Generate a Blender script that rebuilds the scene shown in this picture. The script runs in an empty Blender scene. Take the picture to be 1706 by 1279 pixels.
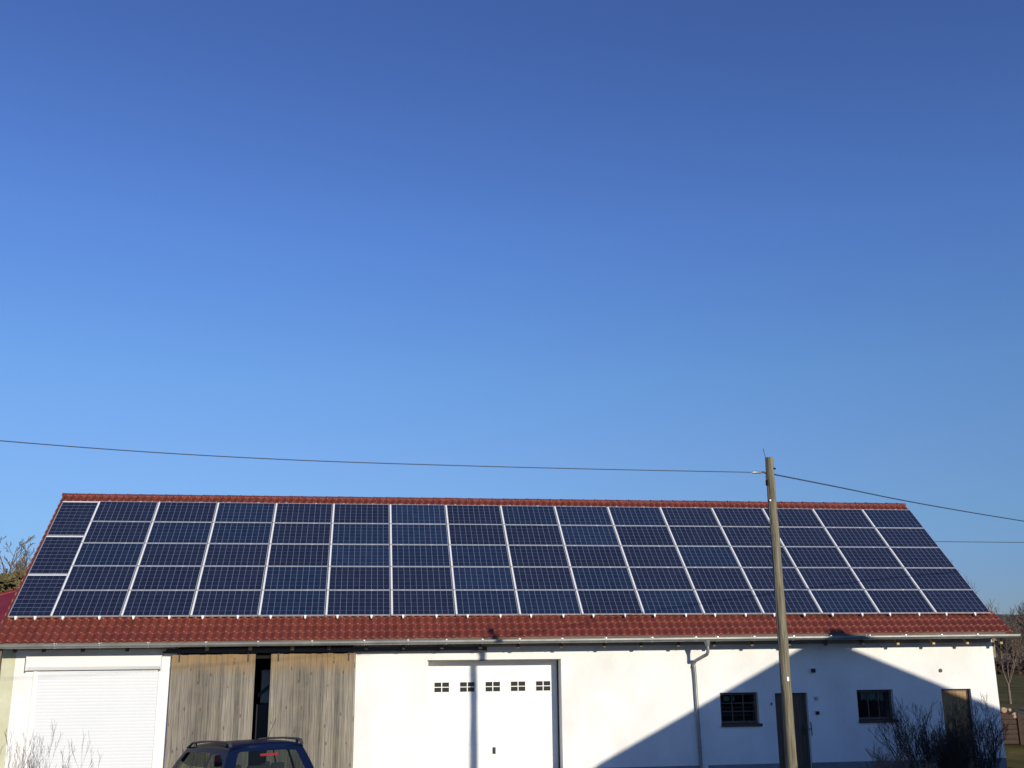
import bpy, math, random
import numpy as np
from mathutils import Vector, Matrix
R_ = math.radians
S = bpy.context.scene
COL = S.collection
random.seed(4)

# ------------------------------------------------------------- camera
cam = bpy.data.cameras.new("camera"); camo = bpy.data.objects.new("camera", cam)
COL.objects.link(camo); S.camera = camo
pan, pit, rol, FPX = 0.1448, 0.2529, -0.0091, 1727.0
CP = Vector((8.516, -27.46, 3.197))
fw = Vector((math.sin(pan)*math.cos(pit), math.cos(pan)*math.cos(pit), math.sin(pit)))
rt = Vector((math.cos(pan), -math.sin(pan), 0)); up = rt.cross(fw)
c_, s_ = math.cos(rol), math.sin(rol)
r2 = c_*rt + s_*up; u2 = -s_*rt + c_*up
m = Matrix((r2, u2, -fw)).transposed().to_4x4(); m.translation = CP
camo.matrix_world = m
cam.sensor_width = 36.0; cam.lens = FPX/1706*36; cam.clip_start = .1; cam.clip_end = 3000
S.render.resolution_x = 1024; S.render.resolution_y = 768

# ------------------------------------------------------------- world, sun, exposure
AZ, EL = R_(22.8), R_(15.4)
SD = Vector((math.sin(AZ)*math.cos(EL), -math.cos(AZ)*math.cos(EL), math.sin(EL)))
W = bpy.data.worlds.new("World"); S.world = W; W.use_nodes = True
wn, wl = W.node_tree.nodes, W.node_tree.links
sk = wn.new('ShaderNodeTexSky'); sk.sky_type = 'NISHITA'; sk.sun_disc = False
sk.sun_elevation = EL; sk.sun_rotation = math.atan2(SD.x, SD.y)
sk.altitude = 400; sk.air_density = 1.15; sk.dust_density = 0.25; sk.ozone_density = 2.0
tint = wn.new('ShaderNodeMix'); tint.data_type = 'RGBA'; tint.blend_type = 'MULTIPLY'; tint.inputs[0].default_value = 1
tint.inputs[7].default_value = (.94, .97, 1.08, 1)
wtc = wn.new('ShaderNodeTexCoord'); wsx = wn.new('ShaderNodeSeparateXYZ'); wl.new(wtc.outputs['Generated'], wsx.inputs[0])
wcr = wn.new('ShaderNodeValToRGB'); wl.new(wsx.outputs[2], wcr.inputs[0]); E_ = wcr.color_ramp.elements
ST = [(0, .38, .55, 1.05), (.06, .42, .60, 1.1), (.113, .51, .71, 1.08), (.18, .62, .80, 1.15), (.25, .66, .90, 1.24), (.38, .66, .89, 1.39), (.54, .59, .75, 1.24), (1, .57, .72, 1.17)]
while len(E_) < len(ST): E_.new(.5)
for e, (p_, a_, g_, b_) in zip(E_, ST): e.position = p_
for e, (p_, a_, g_, b_) in zip(E_, ST): e.color = (a_/1.5, g_/1.5, b_/1.5, 1)
tint.inputs[7].default_value = (.94, .97, 1.08, 1)
wl.new(sk.outputs[0], tint.inputs[6])
tn2 = wn.new('ShaderNodeMix'); tn2.data_type = 'RGBA'; tn2.blend_type = 'MULTIPLY'; tn2.inputs[0].default_value = 1
wl.new(tint.outputs[2], tn2.inputs[6]); wl.new(wcr.outputs[0], tn2.inputs[7])
wsc = wn.new('ShaderNodeVectorMath'); wsc.operation = 'SCALE'; wsc.inputs['Scale'].default_value = 1.5; wl.new(tn2.outputs[2], wsc.inputs[0]); wl.new(wsc.outputs[0], wn['Background'].inputs[0])
wn['Background'].inputs[1].default_value = .10
sl = bpy.data.lights.new("sun", 'SUN'); slo = bpy.data.objects.new("sun", sl); COL.objects.link(slo)
sl.energy = 4.6; sl.angle = R_(.53); sl.color = (1, .91, .745)
slo.rotation_euler = SD.to_track_quat('Z', 'Y').to_euler(); slo.location = (20, -40, 30)
S.view_settings.view_transform = 'Standard'; S.view_settings.look = 'None'
S.view_settings.exposure = 0.0; S.view_settings.gamma = 1
S.cycles.max_bounces = 8

# ------------------------------------------------------------- helpers
def ray(px, py):
    return (r2*((px-853)/FPX) + u2*(-(py-639.5)/FPX) + fw)
def at_y(px, py, y):
    d = ray(px, py); return CP + d*((y-CP.y)/d.y)
def at_z(px, py, z):
    d = ray(px, py); return CP + d*((z-CP.z)/d.z)
def at_d(px, py, t):
    return CP + ray(px, py)*t

class MB:
    def __init__(s): s.v, s.f, s.mi, s.sm = [], [], [], []
    def add(s, vs, fs, mi=0, smooth=False):
        b = len(s.v); s.v += [tuple(v) for v in vs]
        for f in fs:
            s.f.append(tuple(b+i for i in f)); s.mi.append(mi); s.sm.append(smooth)
    def box(s, x0, x1, y0, y1, z0, z1, mi=0):
        s.add([(x0,y0,z0),(x1,y0,z0),(x1,y1,z0),(x0,y1,z0),(x0,y0,z1),(x1,y0,z1),(x1,y1,z1),(x0,y1,z1)],
              [(0,3,2,1),(4,5,6,7),(0,1,5,4),(1,2,6,5),(2,3,7,6),(3,0,4,7)], mi)
    def prism(s, pts, vec, mi=0):      # planar polygon extruded
        n = len(pts); vec = Vector(vec); a = [Vector(p) for p in pts]
        s.add(a+[p+vec for p in a], [tuple(range(n))[::-1], tuple(range(n, 2*n))]+[(i, (i+1) % n, n+(i+1) % n, n+i) for i in range(n)], mi)
    def tube(s, pts, rad, n=8, mi=0, cap=True, smooth=True):
        pts = [Vector(p) for p in pts]; k = len(pts)
        if not hasattr(rad, '__len__'): rad = [rad]*k
        vs = []; prev = None
        for i, p in enumerate(pts):
            d = (pts[min(i+1, k-1)]-pts[max(i-1, 0)]).normalized()
            if prev is None:
                a = d.orthogonal().normalized()
            else:
                a = (prev-d*prev.dot(d)).normalized()
            prev = a; b = d.cross(a)
            for j in range(n):
                t = 2*math.pi*j/n; vs.append(p+(a*math.cos(t)+b*math.sin(t))*rad[i])
        fs = [(i*n+j, i*n+(j+1) % n, (i+1)*n+(j+1) % n, (i+1)*n+j) for i in range(k-1) for j in range(n)]
        s.add(vs, fs, mi, smooth)
        if cap: s.add(vs[:n], [tuple(range(n))[::-1]], mi); s.add(vs[-n:], [tuple(range(n))], mi)
    def build(s, name, mats, parent=None, bevel=0):
        me = bpy.data.meshes.new(name); me.from_pydata(s.v, [], s.f)
        if not isinstance(mats, (list, tuple)): mats = [mats]
        for mm in mats: me.materials.append(mm)
        me.polygons.foreach_set('material_index', s.mi); me.polygons.foreach_set('use_smooth', s.sm)
        me.update()
        o = bpy.data.objects.new(name, me); COL.objects.link(o)
        if parent: o.parent = parent
        if bevel:
            b = o.modifiers.new('bevel', 'BEVEL'); b.width = bevel; b.segments = 2; b.limit_method = 'ANGLE'
        return o

def tag(o, label=None, cat=None, group=None, kind=None):
    if label: o['label'] = label
    if cat: o['category'] = cat
    if group: o['group'] = group
    if kind: o['kind'] = kind
    return o
def empty(name, loc=(0, 0, 0), rz=0):
    o = bpy.data.objects.new(name, None); COL.objects.link(o); o.location = loc; o.rotation_euler = (0, 0, rz)
    o.empty_display_size = .2; return o
def thing(name, label, cat, loc=(0, 0, 0), group=None, rz=0):
    return tag(empty(name, loc, rz), label, cat, group)
def fix(o, root):      # mesh coords given in world; keep them there under a moved root
    o.matrix_parent_inverse = Matrix.Identity(4)
    o.data.transform(Matrix.LocRotScale(root.location, root.rotation_euler, None).inverted()); return o

# ------------------------------------------------------------- materials
def mat(name, c1, rough=.6, c2=None, scale=3., stretch=(1, 1, 1), metal=0, bump=0, bscale=None, detail=6, spec=.5, lo=.35, hi=.65, coords='Object'):
    M = bpy.data.materials.new(name); M.use_nodes = True; N = M.node_tree.nodes; L = M.node_tree.links
    B = N['Principled BSDF']; B.inputs['Roughness'].default_value = rough; B.inputs['Metallic'].default_value = metal
    B.inputs['Specular IOR Level'].default_value = spec
    B.inputs['Base Color'].default_value = (*c1, 1)
    tc = N.new('ShaderNodeTexCoord'); mp = N.new('ShaderNodeMapping'); mp.inputs['Scale'].default_value = stretch
    L.new(tc.outputs[coords], mp.inputs[0])
    M['_'] = 1
    if c2 is not None:
        no = N.new('ShaderNodeTexNoise'); no.inputs['Scale'].default_value = scale; no.inputs['Detail'].default_value = detail; no.inputs['Roughness'].default_value = .6
        L.new(mp.outputs[0], no.inputs[0])
        cr = N.new('ShaderNodeValToRGB'); cr.color_ramp.elements[0].position = lo; cr.color_ramp.elements[1].position = hi
        cr.color_ramp.elements[0].color = (*c1, 1); cr.color_ramp.elements[1].color = (*c2, 1)
        L.new(no.outputs[0], cr.inputs[0]); L.new(cr.outputs[0], B.inputs['Base Color'])
    if bump:
        nb = N.new('ShaderNodeTexNoise'); nb.inputs['Scale'].default_value = bscale or scale*4; nb.inputs['Detail'].default_value = 5
        L.new(mp.outputs[0], nb.inputs[0]); bp = N.new('ShaderNodeBump'); bp.inputs['Strength'].default_value = bump; bp.inputs['Distance'].default_value = .01
        L.new(nb.outputs[0], bp.inputs['Height']); L.new(bp.outputs[0], B.inputs['Normal'])
    return M
def nodes(M): return M.node_tree.nodes, M.node_tree.links, M.node_tree.nodes['Principled BSDF']
def ln(N, L, op, a, b=None, c=None):
    n = N.new('ShaderNodeMath'); n.operation = op
    for i, x in enumerate((a, b, c)):
        if x is None: continue
        if isinstance(x, (int, float)): n.inputs[i].default_value = x
        else: L.new(x, n.inputs[i])
    return n.outputs[0]
def mixc(N, L, f, a, b, bt='MIX'):
    n = N.new('ShaderNodeMix'); n.data_type = 'RGBA'; n.blend_type = bt
    for i, x in ((0, f), (6, a), (7, b)):
        if isinstance(x, (int, float)): n.inputs[i].default_value = x
        elif isinstance(x, tuple): n.inputs[i].default_value = (*x, 1)
        else: L.new(x, n.inputs[i])
    return n.outputs[2]

plaster = mat('plaster', (.68, .68, .665), .88, (.80, .80, .78), .9, bump=.5, bscale=38, stretch=(1, 1, .7), lo=.3, hi=.6)
yplaster = mat('yellow_plaster', (.48, .48, .31), .9, (.58, .575, .44), 1.6, bump=.4, bscale=30)
plinthm = mat('plinth_paint', (.17, .17, .19), .8, (.24, .24, .26), 2, bump=.3, bscale=40)
white = mat('white_paint', (.80, .80, .79), .45, (.76, .76, .75), .8)
zinc = mat('zinc', (.25, .265, .26), .42, (.36, .375, .37), 2.2, stretch=(1, 1, 1), metal=.55)
greytrim = mat('grey_trim', (.36, .36, .33), .5, (.42, .42, .39), 3)
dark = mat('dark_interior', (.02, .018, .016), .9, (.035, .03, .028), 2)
steel_dark = mat('dark_steel', (.03, .03, .035), .5)
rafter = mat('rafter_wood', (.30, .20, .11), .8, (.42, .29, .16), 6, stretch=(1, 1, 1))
soffit = mat('soffit_board', (.10, .075, .055), .85, (.16, .12, .085), 3, stretch=(.3, 3, 3))
tailm = mat('rafter_end', (.42, .30, .15), .8, (.55, .42, .22), 8)
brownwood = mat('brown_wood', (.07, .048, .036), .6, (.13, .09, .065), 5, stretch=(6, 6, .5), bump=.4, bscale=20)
browndoor = mat('brown_door', (.07, .045, .032), .6, (.13, .085, .055), 5, stretch=(7, 7, .5), bump=.4, bscale=20)
lightdoor = mat('faded_door', (.22, .13, .055), .6, (.38, .24, .10), 5, stretch=(7, 7, .5), bump=.4, bscale=20)
slate = mat('sill_slate', (.05, .035, .03), .6, (.08, .055, .045), 9)
curtainm = mat('curtain', (.55, .55, .52), .9, (.7, .7, .66), 12, stretch=(3, 1, .3))
blackm = mat('black_plastic', (.012, .012, .014), .45)
alu = mat('aluminium', (.62, .63, .64), .38, (.72, .73, .74), 5, metal=.55)
whitem = mat('white_enamel', (.8, .8, .8), .3)

def glass(name, col=(.02, .025, .03), tr=.5, rough=.03):
    M = bpy.data.materials.new(name); M.use_nodes = True; N, L, B = nodes(M); out = N['Material Output']
    B.inputs['Base Color'].default_value = (*col, 1); B.inputs['Roughness'].default_value = rough
    t = N.new('ShaderNodeBsdfTransparent'); t.inputs[0].default_value = (.75, .82, .80, 1); mx = N.new('ShaderNodeMixShader'); mx.inputs[0].default_value = tr
    L.new(B.outputs[0], mx.inputs[1]); L.new(t.outputs[0], mx.inputs[2]); L.new(mx.outputs[0], out.inputs[0]); return M
pane = glass('window_glass', (.012, .014, .018), .75)
gpane = glass('garage_glass', (.05, .05, .045), .3)
carglass = glass('car_glass', (.012, .018, .020), .60)

# clay tiles
tile = mat('roof_tile', (.140, .031, .021), .42, (.168, .039, .024), 1.2, bump=.10, bscale=60, lo=.3, hi=.7)
N, L, B = nodes(tile)
tc = N.new('ShaderNodeTexCoord'); sx = N.new('ShaderNodeSeparateXYZ'); L.new(tc.outputs['Object'], sx.inputs[0])
cx = ln(N, L, 'FLOOR', ln(N, L, 'DIVIDE', sx.outputs[0], .2014)); cy = ln(N, L, 'FLOOR', ln(N, L, 'DIVIDE', ln(N, L, 'ADD', sx.outputs[2], .06), .171))
cb = N.new('ShaderNodeCombineXYZ'); L.new(cx, cb.inputs[0]); L.new(cy, cb.inputs[1])
wnz = N.new('ShaderNodeTexWhiteNoise'); L.new(cb.outputs[0], wnz.inputs[0])
oldc = [l.from_socket for l in L if l.to_socket == B.inputs['Base Color']][0]
fac = ln(N, L, 'MULTIPLY_ADD', wnz.outputs[0], .22, .89)
vm = N.new('ShaderNodeVectorMath'); vm.operation = 'SCALE'; L.new(oldc, vm.inputs[0]); L.new(fac, vm.inputs['Scale'])
L.new(vm.outputs[0], B.inputs['Base Color']); B.inputs['Specular IOR Level'].default_value = .5

# weathered boards (upper band kept fresh under the eaves)
board = mat('weathered_board', (.105, .094, .078), .85, (.27, .242, .200), 3.8, stretch=(11, 11, .35), bump=.6, bscale=14, lo=.32, hi=.68)
N, L, B = nodes(board)
oldc = [l.from_socket for l in L if l.to_socket == B.inputs['Base Color']][0]
tc = N.new('ShaderNodeTexCoord'); sx = N.new('ShaderNodeSeparateXYZ'); L.new(tc.outputs['Object'], sx.inputs[0])
bi = ln(N, L, 'FLOOR', ln(N, L, 'DIVIDE', sx.outputs[0], .136))
wz = N.new('ShaderNodeTexWhiteNoise'); wz.noise_dimensions = '1D'; L.new(bi, wz.inputs['W'])
f2 = ln(N, L, 'MULTIPLY_ADD', wz.outputs[0], .6, .72)
vm = N.new('ShaderNodeVectorMath'); vm.operation = 'SCALE'; L.new(oldc, vm.inputs[0]); L.new(f2, vm.inputs['Scale'])
nz = N.new('ShaderNodeTexNoise'); nz.inputs['Scale'].default_value = 1.0; nz.inputs['Detail'].default_value = 5
mp = N.new('ShaderNodeMapping'); mp.inputs['Scale'].default_value = (9, 1, 1.2); L.new(tc.outputs['Object'], mp.inputs[0]); L.new(mp.outputs[0], nz.inputs[0])
zz = ln(N, L, 'ADD', sx.outputs[2], ln(N, L, 'MULTIPLY', nz.outputs[0], .42))
zz = ln(N, L, 'ADD', zz, ln(N, L, 'MULTIPLY', wz.outputs[0], .10))
mr = N.new('ShaderNodeMapRange'); mr.inputs[1].default_value = 2.84; mr.inputs[2].default_value = 3.42; mr.interpolation_type = 'SMOOTHSTEP'; L.new(zz, mr.inputs[0])
fresh = mixc(N, L, nz.outputs[0], (.13, .080, .036), (.35, .24, .125))
c = mixc(N, L, mr.outputs[0], vm.outputs[0], fresh)
# grey-yellow water stains and knots
n2 = N.new('ShaderNodeTexNoise'); n2.inputs['Scale'].default_value = 1.1; n2.inputs['Detail'].default_value = 3; mp2 = N.new('ShaderNodeMapping'); mp2.inputs['Scale'].default_value = (1.2, 1, 2.2)
L.new(tc.outputs['Object'], mp2.inputs[0]); L.new(mp2.outputs[0], n2.inputs[0])
cr = N.new('ShaderNodeValToRGB'); cr.color_ramp.elements[0].position = .5; cr.color_ramp.elements[1].position = .72; L.new(n2.outputs[0], cr.inputs[0])
c = mixc(N, L, ln(N, L, 'MULTIPLY', cr.outputs[0], .28), c, (.29, .245, .15))
vo = N.new('ShaderNodeTexVoronoi'); vo.inputs['Scale'].default_value = 1; mp3 = N.new('ShaderNodeMapping'); mp3.inputs['Scale'].default_value = (6.5, 1, 2.7); L.new(tc.outputs['Object'], mp3.inputs[0]); L.new(mp3.outputs[0], vo.inputs[0])
kn = ln(N, L, 'LESS_THAN', vo.outputs[0], .13)
c = mixc(N, L, ln(N, L, 'MULTIPLY', kn, .65), c, (.07, .045, .025))
L.new(c, B.inputs['Base Color'])

# pole timber
polem = mat('pole_timber', (.080, .070, .046), .85, (.25, .218, .148), 3, stretch=(16, 16, .6), bump=.7, bscale=10)

# solar cells: u along long side (object X 0..1.65), v along short side (object Y 0..0.992)
PVL, PVW = 1.65, .992
cell = mat('solar_cells', (.012, .018, .055), .12, spec=.5)
N, L, B = nodes(cell)
tc = N.new('ShaderNodeTexCoord'); sx = N.new('ShaderNodeSeparateXYZ'); L.new(tc.outputs['Object'], sx.inputs[0])
U, V = sx.outputs[0], sx.outputs[1]
cu, cv = .1588, .1588
uu = ln(N, L, 'DIVIDE', ln(N, L, 'SUBTRACT', U, .050), cu); vv = ln(N, L, 'DIVIDE', ln(N, L, 'SUBTRACT', V, .0196), cv)
def line(x, w):
    fr = ln(N, L, 'FRACT', x); d = ln(N, L, 'ABSOLUTE', ln(N, L, 'SUBTRACT', fr, .5)); return ln(N, L, 'GREATER_THAN', d, .5-w)
g = ln(N, L, 'MAXIMUM', ln(N, L, 'MULTIPLY', line(uu, .030), 1.), ln(N, L, 'MULTIPLY', line(vv, .022), .62))
mg = ln(N, L, 'LESS_THAN', uu, 0.)
for x, a, b_ in ((uu, 0., 10.), (vv, 0., 6.)):
    g = ln(N, L, 'MAXIMUM', g, ln(N, L, 'MAXIMUM', ln(N, L, 'LESS_THAN', x, a), ln(N, L, 'GREATER_THAN', x, b_)))
bus = line(ln(N, L, 'ADD', ln(N, L, 'MULTIPLY', vv, 3.), 0), .02)
oi = N.new('ShaderNodeObjectInfo')
cb = N.new('ShaderNodeCombineXYZ'); L.new(ln(N, L, 'FLOOR', uu), cb.inputs[0]); L.new(ln(N, L, 'FLOOR', vv), cb.inputs[1]); L.new(ln(N, L, 'MULTIPLY', oi.outputs['Random'], 91.), cb.inputs[2])
wz = N.new('ShaderNodeTexWhiteNoise'); L.new(cb.outputs[0], wz.inputs[0])
vor = N.new('ShaderNodeTexVoronoi'); vor.inputs['Scale'].default_value = 70; L.new(tc.outputs['Object'], vor.inputs[0])
vsep = N.new('ShaderNodeSeparateColor'); L.new(vor.outputs['Color'], vsep.inputs[0])
br = ln(N, L, 'ADD', ln(N, L, 'MULTIPLY_ADD', wz.outputs[0], .22, .62), ln(N, L, 'MULTIPLY', vsep.outputs[0], .30))
vm = N.new('ShaderNodeVectorMath'); vm.operation = 'SCALE'; L.new(oi.outputs['Color'], vm.inputs[0]); L.new(br, vm.inputs['Scale'])
c = mixc(N, L, ln(N, L, 'MULTIPLY', bus, .12), vm.outputs[0], (.16, .18, .24))
c = mixc(N, L, g, c, (.155, .18, .265))
c = mixc(N, L, mg, c, (.72, .73, .74))
L.new(c, B.inputs['Base Color'])

# ------------------------------------------------------------- ground and terrain
grass = mat('lawn', (.058, .054, .014), .95, (.14, .110, .040), .35, bump=1, bscale=6, detail=9)
gravel = mat('yard_gravel', (.16, .15, .13), .95, (.24, .225, .20), 8, bump=.8, bscale=60)
hillm = mat('wooded_hill', (.085, .066, .045), .98, (.15, .12, .08), .06, bump=1, bscale=.8, detail=12)
def yz(y): return .035*min(max(-5-y, 0), 25)
for g_m in (grass, hillm, gravel): g_m.node_tree.nodes['Principled BSDF'].inputs['Specular IOR Level'].default_value = .05
def terrain():
    xs = np.concatenate([np.linspace(-900, -120, 20), np.linspace(-100, 200, 61), np.linspace(220, 1300, 30)])
    ys = np.concatenate([np.linspace(-200, -40, 9), np.linspace(-30, 200, 47), np.linspace(210, 1400, 50)])
    rs = np.random.RandomState(2)
    vs = []
    for y in ys:
        for x in xs:
            r = math.hypot(x-8.5, y+27)
            t = max(0, (y-150)/330.); t = min(t, 1.); t = t*t*(3-2*t)
            h = t*(17+3*math.sin(x*.006+1)+1.5*math.sin(x*.019+2.2)) if y > 0 else 0
            t2 = max(0, (y-520)/500.); h += t2*0
            vs.append((x, y, h-.004+yz(y)))
    nx = len(xs); fs = [(j*nx+i, j*nx+i+1, (j+1)*nx+i+1, (j+1)*nx+i) for j in range(len(ys)-1) for i in range(nx-1)]
    b = MB(); b.add(vs, fs, 0, True)
    for k, f in enumerate(fs):
        if vs[f[0]][1] >= 165: b.mi[k] = 1
    o = b.build('ground', [grass, hillm]); tag(o, kind='structure')
terrain()
b = MB(); yy_ = [-60, -30, -5, .05]; b.add([p for y in yy_ for p in ((-30, y, yz(y)), (27.5, y, yz(y)))], [(0, 1, 3, 2), (2, 3, 5, 4), (4, 5, 7, 6)]); tag(b.build('yard', gravel), kind='structure')

# ------------------------------------------------------------- barn
RP = .7317; cp, sp = math.cos(RP), math.sin(RP); AZ0 = 4.15
def RF(x, b, n=0): return Vector((x, b*cp-n*sp, AZ0+b*sp+n*cp))
YW = .10; X0, X1 = -.05, 25.98; YB = 8.25
barn = thing('barn', 'long white barn with a red tiled roof, wooden sliding doors and white garage door', 'barn')
def P(o): o.parent = barn; return o

def wall_slab(b, x0, x1, z0, z1, holes, y0, y1, mi=0):
    xs = sorted({x0, x1, *[h[0] for h in holes], *[h[1] for h in holes]}); zs = sorted({z0, z1, *[h[2] for h in holes], *[h[3] for h in holes]})
    def hole(i, j):
        cx, cz = (xs[i]+xs[i+1])/2, (zs[j]+zs[j+1])/2
        return any(h[0] < cx < h[1] and h[2] < cz < h[3] for h in holes)
    for i in range(len(xs)-1):
        for j in range(len(zs)-1):
            if hole(i, j): continue
            a, c, d, e = xs[i], xs[i+1], zs[j], zs[j+1]
            b.add([(a, y0, d), (c, y0, d), (c, y0, e), (a, y0, e)], [(0, 1, 2, 3)], mi)
            b.add([(a, y1, d), (c, y1, d), (c, y1, e), (a, y1, e)], [(3, 2, 1, 0)], mi)
            for di, dj, q in ((-1, 0, [(a, d), (a, e)]), (1, 0, [(c, e), (c, d)]), (0, -1, [(c, d), (a, d)]), (0, 1, [(a, e), (c, e)])):
                ii, jj = i+di, j+dj
                out = not (0 <= ii < len(xs)-1 and 0 <= jj < len(zs)-1)
                if out or hole(ii, jj):
                    (xa, za), (xb, zb) = q
                    b.add([(xa, y0, za), (xb, y0, zb), (xb, y1, zb), (xa, y1, za)], [(0, 1, 2, 3)], mi)
def sc(x, z, y):      # a point measured on the wall plane, moved to depth y along its line of sight
    k = (y-CP.y)/(YW-CP.y); return CP.x+(x-CP.x)*k, CP.z+(z-CP.z)*k
H_barn = (4.06, 8.38, 0, 3.46); H_sh = (.80, 3.66, 0, 2.95); H_gar = (10.3, 13.76, 0, 3.0)
H_w1 = (18.02, 19.07, 1.31, 2.10); H_d1 = (19.54, 20.45, .04, 2.07); H_w2 = (21.86, 22.9, 1.34, 2.12); H_d2 = (24.31, 25.18, .04, 2.11)
TH = .46
b = MB(); wall_slab(b, .26, X1, 0, 3.86, [H_barn, H_sh, H_gar, H_w1, H_d1, H_w2, H_d2], YW, YW+TH)
# gable ends and back wall
apexb = 5.45; ay, az = RF(0, apexb, -.2).y, RF(0, apexb, -.2).z
for xa, xb in ((X1-.3, X1-.002), (X0, X0+.3)):
    b.prism([(xa, YW+TH, 0), (xa, YB, 0), (xa, YB, 3.8), (xa, ay, az-.1), (xa, YW+TH, 3.95)], (xb-xa, 0, 0))
b.box(X0+.3, X1-.3, YB-.3, YB-.002, 0, 3.7)
P(b.build('wall', plaster))
b = MB(); b.box(X0, .26, YW, YW+TH-.003, 0, 3.86); P(b.build('yellow_wall', yplaster))
b = MB()
for a, c in ((13.77, 17.40), (17.60, 19.54), (20.45, 24.31), (25.18, X1+.004)): b.box(a, c, YW-.006, YW+.02, 0, .30)
P(b.build('plinth', plinthm))
eaveshadem = mat('eave_shade_tint', (.36, .30, .25), .85, (.44, .38, .32), 1.5)  # eave shade and brown bounce light put into the colour of a wall-top band
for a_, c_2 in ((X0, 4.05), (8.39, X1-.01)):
    b = MB(); b.box(a_, c_2, YW-.004, YW+.02, 3.335, 3.855); P(b.build('eave_shade_band', eaveshadem))
# dark interior lining: floor, partition walls keep the inside dark
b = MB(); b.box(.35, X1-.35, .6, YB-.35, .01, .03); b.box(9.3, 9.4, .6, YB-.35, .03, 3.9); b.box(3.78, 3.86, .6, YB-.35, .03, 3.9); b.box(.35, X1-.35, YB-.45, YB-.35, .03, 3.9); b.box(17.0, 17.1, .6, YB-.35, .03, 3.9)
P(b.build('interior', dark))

# tiled roof
def tiles():
    x0, x1 = -.13, 26.052; px = .2014; rows = 25; rp = .2560; b0 = -.745
    prof = [(0, .004), (.07, -.007), (.18, -.004), (.40, .022), (.62, .046), (.78, .050), (.91, .030)]
    nx = int(round((x1-x0)/px)); xsn = []
    for i in range(nx):
        for t, h in prof: xsn.append((x0+(i+t)*px, h))
    nfull = nx*7+1; base_xs = list(xsn)+[(x0+nx*px, 0)]
    ext_xs = base_xs[:-1]+[(x0+(nx+t)*px, h) for t, h in prof]+[(x0+(nx+1)*px, 0)]
    xsn = base_xs; n = len(xsn)
    vs, fs = [], []
    rs = np.random.RandomState(5)
    for r in range(rows):
        ba = b0+r*rp; bb = min(ba+rp+.015, 5.52)
        if ba > 5.48: break
        jit = rs.normal(0, .0025, nx+3); xsn = base_xs
        if r < 5:
            lim = x1+[.235, .18, .13, .08, .04][r]; xsn = [q for q in ext_xs if q[0] < lim-.004]+[(lim, .01)]
        n = len(xsn)
        lev = [(ba-.004, -.142, .5), (ba-.003, -.114, .92), (ba+.007, -.1035, 1.0), (ba+.019, -.095, 1.05), (ba+.036, -.0975, 1.02), (bb, -.136, .9)]
        base = len(vs)
        for k, (bv, nv, hm) in enumerate(lev):
            for i, (x, h) in enumerate(xsn):
                j = jit[i//7]
                vs.append(RF(x, bv+(j if k < 3 else 0)+(-.075+.0045*x)*min(max((1.5-bv)/1.5, 0), 1), nv+h*hm))
        for k in range(len(lev)-1):
            for i in range(n-1):
                a = base+k*n+i; fs.append((a, a+1, a+n+1, a+n))
    b = MB(); b.add(vs, fs, 0, True)
    # back slope, plain under-deck and verge boards
    ty, tz = RF(0, 5.50, -.1).y, RF(0, 5.50, -.1).z
    xsn = base_xs; n = len(xsn); vb = []; fb = []
    for i, (x, h) in enumerate(xsn):
        vb.append((x, ty, tz+h*.8)); vb.append((x, ty*2+.55, tz-(ty+.55)*math.tan(RP)+h))
    for i in range(n-1): fb.append((2*i+1, 2*i+3, 2*i+2, 2*i)[::-1])
    b.add(vb, fb, 0, True)
    return P(b.build('roof', tile))
roof = tiles()
b = MB()
b.add([RF(-.12, -.70, -.15), RF(26.03, -.70, -.15), RF(26.03, 5.46, -.15), RF(-.12, 5.46, -.15)], [(0, 1, 2, 3), (3, 2, 1, 0)][:1])
b.add([RF(-.12, -.70, -.18), RF(26.03, -.70, -.18), RF(26.03, 5.46, -.18), RF(-.12, 5.46, -.18)], [(3, 2, 1, 0)])
ty, tz = RF(0, 5.46, -.16).y, RF(0, 5.46, -.16).z
b.add([(-.12, ty, tz), (26.03, ty, tz), (26.03, 2*ty+.4, tz-(ty+.4)*math.tan(RP)-.05), (-.12, 2*ty+.4, tz-(ty+.4)*math.tan(RP)-.05)], [(0, 1, 2, 3)])
P(b.build('roof_deck', soffit))
# ridge caps
b = MB(); L0 = .36; k = int(26.15/L0)
rs = np.random.RandomState(3)
for i in range(k+1):
    xa = -.14+i*L0; xb = min(xa+L0+.03, 26.07); ra, rb = .105, .092
    zc = RF(0, 5.52, -.12).z-.050+rs.normal(0, .002); yc = RF(0, 5.52, -.12).y
    vs = []
    for x, r in ((xa, ra), (xa+.03, ra), (xa+.031, rb+.006), (xb, rb)):
        for j in range(9):
            t = math.pi*(j/8.)*1.0; vs.append((x, yc-r*1.15*math.cos(t), zc+r*math.sin(t)))
    b.add(vs, [(q*9+j, q*9+j+1, (q+1)*9+j+1, (q+1)*9+j) for q in range(3) for j in range(8)], 0, True)
    if i == 0: b.add(vs[:9], [tuple(range(9))])
    if i == k: b.add(vs[-9:], [tuple(range(9))])
rc = b.build('ridge_cap', tile, roof)
# verge boards
for xv in (-.138, 26.03):
    b = MB(); b.prism([RF(xv, -.66, -.13), RF(xv, 5.46, -.13), RF(xv, 5.38, -.30), RF(xv, -.60, -.30)], (.022, 0, 0)); P(b.build('verge_board', rafter))
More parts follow.
